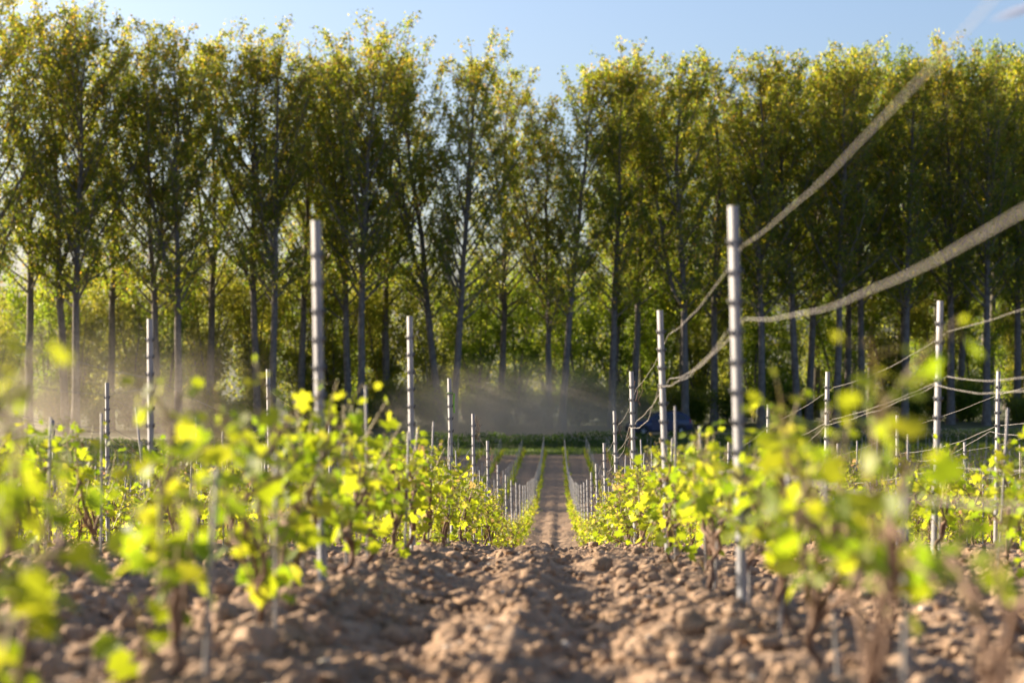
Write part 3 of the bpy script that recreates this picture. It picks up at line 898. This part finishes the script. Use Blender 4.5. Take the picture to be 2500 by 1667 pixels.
ob('hedge', mb.mesh('hedge', M['hedge_leaf']), label='long low dark green hedge between the vine rows and the dirt track', cat='hedge')
ng = 60000
gx_ = hr.uniform(-58, 52, ng); gyy = hr.uniform(132.4, 142.6, ng) + SL * gx_
gzz = ground_base(gx_, gyy)
gh = hr.uniform(.06, .22, ng) * (1 + .6 * perlin(gx_ * .8, gyy * .8, 5)); a = hr.uniform(0, 6.28, ng); wd = hr.uniform(.008, .02, ng)
lean = hr.normal(0, .06, (ng, 2))
p0 = np.c_[gx_ - np.cos(a) * wd, gyy - np.sin(a) * wd, gzz - .02]; p1 = np.c_[gx_ + np.cos(a) * wd, gyy + np.sin(a) * wd, gzz - .02]
p2 = np.c_[gx_ + lean[:, 0], gyy + lean[:, 1], gzz + gh]
mb = MB(); mb.add(np.stack([p0, p1, p2], 1).reshape(-1, 3), np.arange(ng * 3).reshape(-1, 3), np.repeat(hr.uniform(0, 1, ng), 3))
ob('grass', mb.mesh('grass', M['grass']), kind='stuff', label='strip of short green grass at the far ends of the vine rows', cat='grass')

# ------------------------------------------------------------------ car
M['paint'] = simple_mat('navy_paint', (.022, .030, .078), (.03, .04, .10), 2, .28, spec=.6)
M['carglass'] = simple_mat('car_glass', (.015, .018, .022), (.02, .024, .03), 1, .06, spec=.8)
M['tyre'] = simple_mat('tyre_rubber', (.018, .018, .018), (.03, .03, .03), 20, .85)
M['rim'] = simple_mat('alloy_rim', (.40, .41, .43), (.55, .56, .58), 5, .35, metal=.8)
M['plastic'] = simple_mat('black_plastic', (.02, .02, .022), (.035, .035, .035), 30, .7)
M['lamp'] = simple_mat('headlamp_glass', (.6, .62, .65), (.75, .76, .78), 3, .1)
M['tail'] = simple_mat('tail_lamp', (.35, .012, .012), (.45, .02, .02), 3, .2)
M['plate'] = simple_mat('number_plate_white', (.7, .7, .68), (.8, .8, .78), 3, .5)
def build_car(loc, rz):
    """nose towards -X in its own frame, sides along X; lofted from cross-sections"""
    e = ob('parked_car', None, loc=loc, label='dark navy car driving along the dusty track in front of the trees', cat='car')
    e.name = 'car'
    e.rotation_euler = (0, 0, rz)
    # stations along the length: x, sill z, belt z, roof z, half width at belt, half width at roof
    st = [(-2.22, .42, .72, .74, .62, .60), (-2.12, .30, .84, .88, .80, .74), (-1.75, .26, .93, 1.00, .87, .78), (-1.15, .26, .99, 1.07, .895, .76), (-.95, .26, 1.00, 1.13, .90, .74), (-.30, .26, 1.02, 1.56, .905, .66),
          (.25, .26, 1.03, 1.65, .91, .665), (.95, .26, 1.04, 1.66, .91, .66), (1.55, .28, 1.05, 1.60, .90, .64), (1.95, .32, 1.05, 1.42, .88, .62), (2.12, .40, 1.02, 1.10, .84, .70), (2.20, .48, .82, .86, .76, .70)]
    m_ = MB(); rings = []
    for x, s, b_, r_, wb, wr_ in st:
        ring = [(x, -wb * .92, s), (x, -wb, s + .16), (x, -wb, (s + b_) / 2 + .1), (x, -wb * .985, b_), (x, -(wb + wr_ * 1.6) / 2.6, b_ + (r_ - b_) * .45), (x, -wr_, r_ - .05 * min(1, (r_ - b_) * 4)), (x, -wr_ * .7, r_), (x, 0, r_ + .015)]
        ring += [(p[0], -p[1], p[2]) for p in ring[-2::-1]]
        rings.append(ring)
    v = np.array(rings); ns, nr_ = v.shape[:2]
    f = [(a * nr_ + b, a * nr_ + b + 1, (a + 1) * nr_ + b + 1, (a + 1) * nr_ + b) for a in range(ns - 1) for b in range(nr_ - 1)]
    f += [(a * nr_ + nr_ - 1, a * nr_, (a + 1) * nr_, (a + 1) * nr_ + nr_ - 1) for a in range(ns - 1)]
    m_.add(v.reshape(-1, 3), [q[::-1] for q in f])
    cen = lambda a: v[a].mean(0)
    for a in (0, ns - 1):
        c = cen(a); vv_ = np.concatenate([v[a], [c]])
        m_.add(vv_, [(j, (j + 1) % nr_, nr_) if a == 0 else ((j + 1) % nr_, j, nr_) for j in range(nr_)])
    body = ob('body', m_.mesh('body', M['paint'], True), e)
    def plate(pts, off, mat, nm, par=e):
        p = np.array(pts, float); o = np.array(off, float)
        n_ = len(p); mm = MB()
        vv_ = np.concatenate([p, p + o]); 
        import bmesh
        bm = bmesh.new(); vs = [bm.verts.new(q) for q in vv_]
        bm.faces.new(vs[:n_][::-1]); bm.faces.new(vs[n_:])
        for j in range(n_): bm.faces.new((vs[j], vs[(j + 1) % n_], vs[n_ + (j + 1) % n_], vs[n_ + j]))
        bmesh.ops.recalc_face_normals(bm, faces=bm.faces)
        me = bpy.data.meshes.new(nm); bm.to_mesh(me); bm.free(); me.materials.append(mat)
        return ob(nm, me, par)
    for sd_ in (-1, 1):
        def side(x, z, o=0.0):
            # lies a little proud of the flank, which leans in above the belt
            k = np.clip((z - 1.03) / .55, 0, 1)
            return (x, sd_ * (.905 - .215 * k + o), z)
        for xs in ([(-.72, 1.09), (-.27, 1.46), (.28, 1.52), (.28, 1.09)], [(.36, 1.09), (.36, 1.525), (1.08, 1.52), (1.12, 1.09)], [(1.20, 1.10), (1.16, 1.51), (1.52, 1.44), (1.80, 1.16)]):
            plate([side(x, z, .0) for x, z in xs], (0, sd_ * .012, 0), M['carglass'], 'window')
        for x0, x1 in ((-.80, .30), (.34, 1.14)):
            d_ = plate([(x0, sd_ * .902, .36), (x1, sd_ * .902, .36), (x1, sd_ * .908, 1.0), (x0, sd_ * .902, 1.0)], (0, sd_ * .008, 0), M['paint'], 'door')
            plate([(x1 - .25, sd_ * .912, .90), (x1 - .07, sd_ * .912, .90), (x1 - .07, sd_ * .912, .93), (x1 - .25, sd_ * .912, .93)], (0, sd_ * .03, 0), M['plastic'], 'handle', d_)
        plate([(-.78, sd_ * .90, 1.04), (-.62, sd_ * .90, 1.04), (-.60, sd_ * .90, 1.17), (-.74, sd_ * .90, 1.17)], (0, sd_ * .20, 0), M['paint'], 'mirror')
        plate([(-2.16, sd_ * .56, .70), (-1.86, sd_ * .86, .80), (-1.86, sd_ * .86, .90), (-2.12, sd_ * .56, .82)], (-.03, sd_ * .02, 0), M['lamp'], 'headlight')
        plate([(2.13, sd_ * .66, .84), (1.98, sd_ * .88, .84), (1.96, sd_ * .86, 1.12), (2.08, sd_ * .66, 1.10)], (.05, sd_ * .02, 0), M['tail'], 'tail_light')
        plate([(-1.9, sd_ * .88, .27), (1.9, sd_ * .88, .29), (1.9, sd_ * .89, .40), (-1.9, sd_ * .89, .38)], (0, sd_ * .035, 0), M['plastic'], 'sill_trim')
        plate([(-.2, sd_ * .58, 1.63), (1.4, sd_ * .58, 1.66), (1.4, sd_ * .58, 1.70), (-.2, sd_ * .58, 1.67)], (0, sd_ * -.03, 0), M['plastic'], 'roof_rail')
    plate([(-.93, -.66, 1.13), (-.93, .66, 1.13), (-.36, .58, 1.55), (-.36, -.58, 1.55)], (-.03, 0, .03), M['carglass'], 'windscreen')
    plate([(2.06, -.58, 1.14), (2.06, .58, 1.14), (1.80, .52, 1.52), (1.80, -.52, 1.52)], (.05, 0, .03), M['carglass'], 'rear_window')
    plate([(-2.2, -.6, .34), (-2.2, .6, .34), (-2.24, .6, .60), (-2.24, -.6, .60)], (-.03, 0, 0), M['plastic'], 'grille')
    plate([(2.2, -.7, .40), (2.2, .7, .40), (2.2, .7, .62), (2.2, -.7, .62)], (.05, 0, 0), M['plastic'], 'bumper')
    plate([(2.19, -.26, .70), (2.19, .26, .70), (2.17, .26, .81), (2.17, -.26, .81)], (.03, 0, 0), M['plate'], 'number_plate')
    def wheel(x, y):
        w_ = ob('wheel', None, e, (x, y, .34))
        sd_ = 1 if y > 0 else -1
        prof = [(.20, -.10), (.30, -.115), (.335, -.09), (.34, 0), (.335, .09), (.30, .115), (.20, .10)]
        t = np.arange(28) / 28 * 2 * np.pi
        pv = np.array([[(r_ * math.cos(a_), o_, r_ * math.sin(a_)) for a_ in t] for r_, o_ in prof])
        n_ = 28
        ff = [(a_ * n_ + b, a_ * n_ + (b + 1) % n_, (a_ + 1) * n_ + (b + 1) % n_, (a_ + 1) * n_ + b) for a_ in range(6) for b in range(n_)]
        mm = MB(); mm.add(pv.reshape(-1, 3), ff); ob('tyre', mm.mesh('tyre', M['tyre'], True), w_)
        mm = MB()
        for k in range(5):
            a_ = k / 5 * 6.283
            sv, sf = boxv(.03, .205, -.012, .012, -.028, .028)
            c_, s_ = math.cos(a_), math.sin(a_)
            mm.add(np.c_[sv[:, 0] * c_ - sv[:, 2] * s_, sv[:, 1] + sd_ * .085, sv[:, 0] * s_ + sv[:, 2] * c_], sf)
        hub = np.array([(.055 * math.cos(a_), sd_ * .1, .055 * math.sin(a_)) for a_ in t] + [(.055 * math.cos(a_), sd_ * .06, .055 * math.sin(a_)) for a_ in t] + [(0, sd_ * .1, 0)])
        mm.add(hub, [(j, (j + 1) % 28, 28 + (j + 1) % 28, 28 + j) for j in range(28)]); mm.add(hub, [(j, (j + 1) % 28, 56) for j in range(28)])
        rr = np.array([(.215 * math.cos(a_), sd_ * o_, .215 * math.sin(a_)) for o_ in (.04, .105) for a_ in t])
        mm.add(rr, [(j, (j + 1) % 28, 28 + (j + 1) % 28, 28 + j) for j in range(28)])
        ob('rim', mm.mesh('rim', M['rim']), w_)
    for x in (-1.40, 1.32):
        for y in (-.83, .83): wheel(x, y)
    # dark wheel arches
    for x in (-1.40, 1.32):
        for sd_ in (-1, 1):
            t = np.linspace(0, math.pi, 15)
            pts = [(x + .43 * math.cos(a_), sd_ * .893, .36 + .43 * math.sin(a_)) for a_ in t]
            plate(pts, (0, sd_ * .022, 0), M['plastic'], 'wheel_arch')
    return e
car_x = 7.15
car_y = 149.0 + SL * car_x
car = build_car((car_x, car_y, float(ground_base(car_x, car_y)) + .01), math.atan(SL))

# ------------------------------------------------------------------ dust kicked up on the track
def dust_mat(name, dens, scale, soft):
    m, n, out = new_mat(name)
    tc = N(n, 'ShaderNodeTexCoord')
    g = N(n, 'ShaderNodeMapping'); g.vector_type = 'POINT'
    ln = N(n, 'ShaderNodeVectorMath', operation='LENGTH'); n.links.new(tc.outputs['Object'], ln.inputs[0])
    fall = N(n, 'ShaderNodeMapRange', interpolation_type='SMOOTHSTEP')
    fall.inputs['From Min'].default_value = 1.0; fall.inputs['From Max'].default_value = soft
    n.links.new(ln.outputs['Value'], fall.inputs['Value'])
    gg = N(n, 'ShaderNodeNewGeometry')
    nz = N(n, 'ShaderNodeTexNoise'); nz.inputs['Scale'].default_value = scale; nz.inputs['Detail'].default_value = 2
    n.links.new(gg.outputs['Position'], nz.inputs['Vector'])
    mr = N(n, 'ShaderNodeMapRange'); mr.inputs['From Min'].default_value = .22; mr.inputs['From Max'].default_value = .75
    n.links.new(nz.outputs['Fac'], mr.inputs['Value'])
    mu = N(n, 'ShaderNodeMath', operation='MULTIPLY'); n.links.new(fall.outputs[0], mu.inputs[0]); n.links.new(mr.outputs[0], mu.inputs[1])
    m2 = N(n, 'ShaderNodeMath', operation='MULTIPLY'); m2.inputs[1].default_value = dens; n.links.new(mu.outputs[0], m2.inputs[0])
    pv = N(n, 'ShaderNodeVolumePrincipled'); pv.inputs['Color'].default_value = (.985, .885, .76, 1); pv.inputs['Anisotropy'].default_value = .3
    n.links.new(m2.outputs[0], pv.inputs['Density']); n.links.new(pv.outputs[0], out.inputs['Volume'])
    return m
def dust(x0, x1, h, depth, dens, label):
    cx = (x0 + x1) / 2; cyy_ = 151.0 + SL * cx
    v = IV * (1 + .05 * rng.normal(size=(len(IV), 1)))
    mb = MB(); mb.add(v, IF)
    o = ob('dust_cloud', mb.mesh('dust_cloud', dust_mat('dust', dens, .22, .15), True), loc=(cx, cyy_, -6.2), kind='stuff', label=label, cat='dust')
    o.scale = ((x1 - x0) / 2, depth, h); o.rotation_euler = (0, 0, math.atan(SL))
dust(-15, 10.5, 5.8, 4.0, .62, 'brown dust cloud drifting behind the hedge in the middle')
dust(-48, -14, 10.5, 4.5, .11, 'pale dust hanging under the poplars at the left')

# ------------------------------------------------------------------ small cloud high at the right
m, n, out = new_mat('cloud_wisp')
tc = N(n, 'ShaderNodeTexCoord')
ln = N(n, 'ShaderNodeVectorMath', operation='LENGTH'); n.links.new(tc.outputs['Object'], ln.inputs[0])
fall = N(n, 'ShaderNodeMapRange', interpolation_type='SMOOTHSTEP')
fall.inputs['From Min'].default_value = 1.0; fall.inputs['From Max'].default_value = .1
n.links.new(ln.outputs['Value'], fall.inputs['Value'])
m2 = N(n, 'ShaderNodeMath', operation='MULTIPLY'); m2.inputs[1].default_value = .10; n.links.new(fall.outputs[0], m2.inputs[0])
pv = N(n, 'ShaderNodeVolumePrincipled'); pv.inputs['Color'].default_value = (.42, .47, .62, 1)
n.links.new(m2.outputs[0], pv.inputs['Density']); n.links.new(pv.outputs[0], out.inputs['Volume'])
mb = MB(); mb.add(IV * (1 + .06 * rng.normal(size=(len(IV), 1))), IF)
o = ob('cloud', mb.mesh('cloud', m, True), loc=(318, 1500, 227), kind='stuff', label='small grey blue wisp of cloud in the upper right sky', cat='cloud')
o.scale = (26, 14, 6); o.rotation_euler = (0, R(-18), 0)
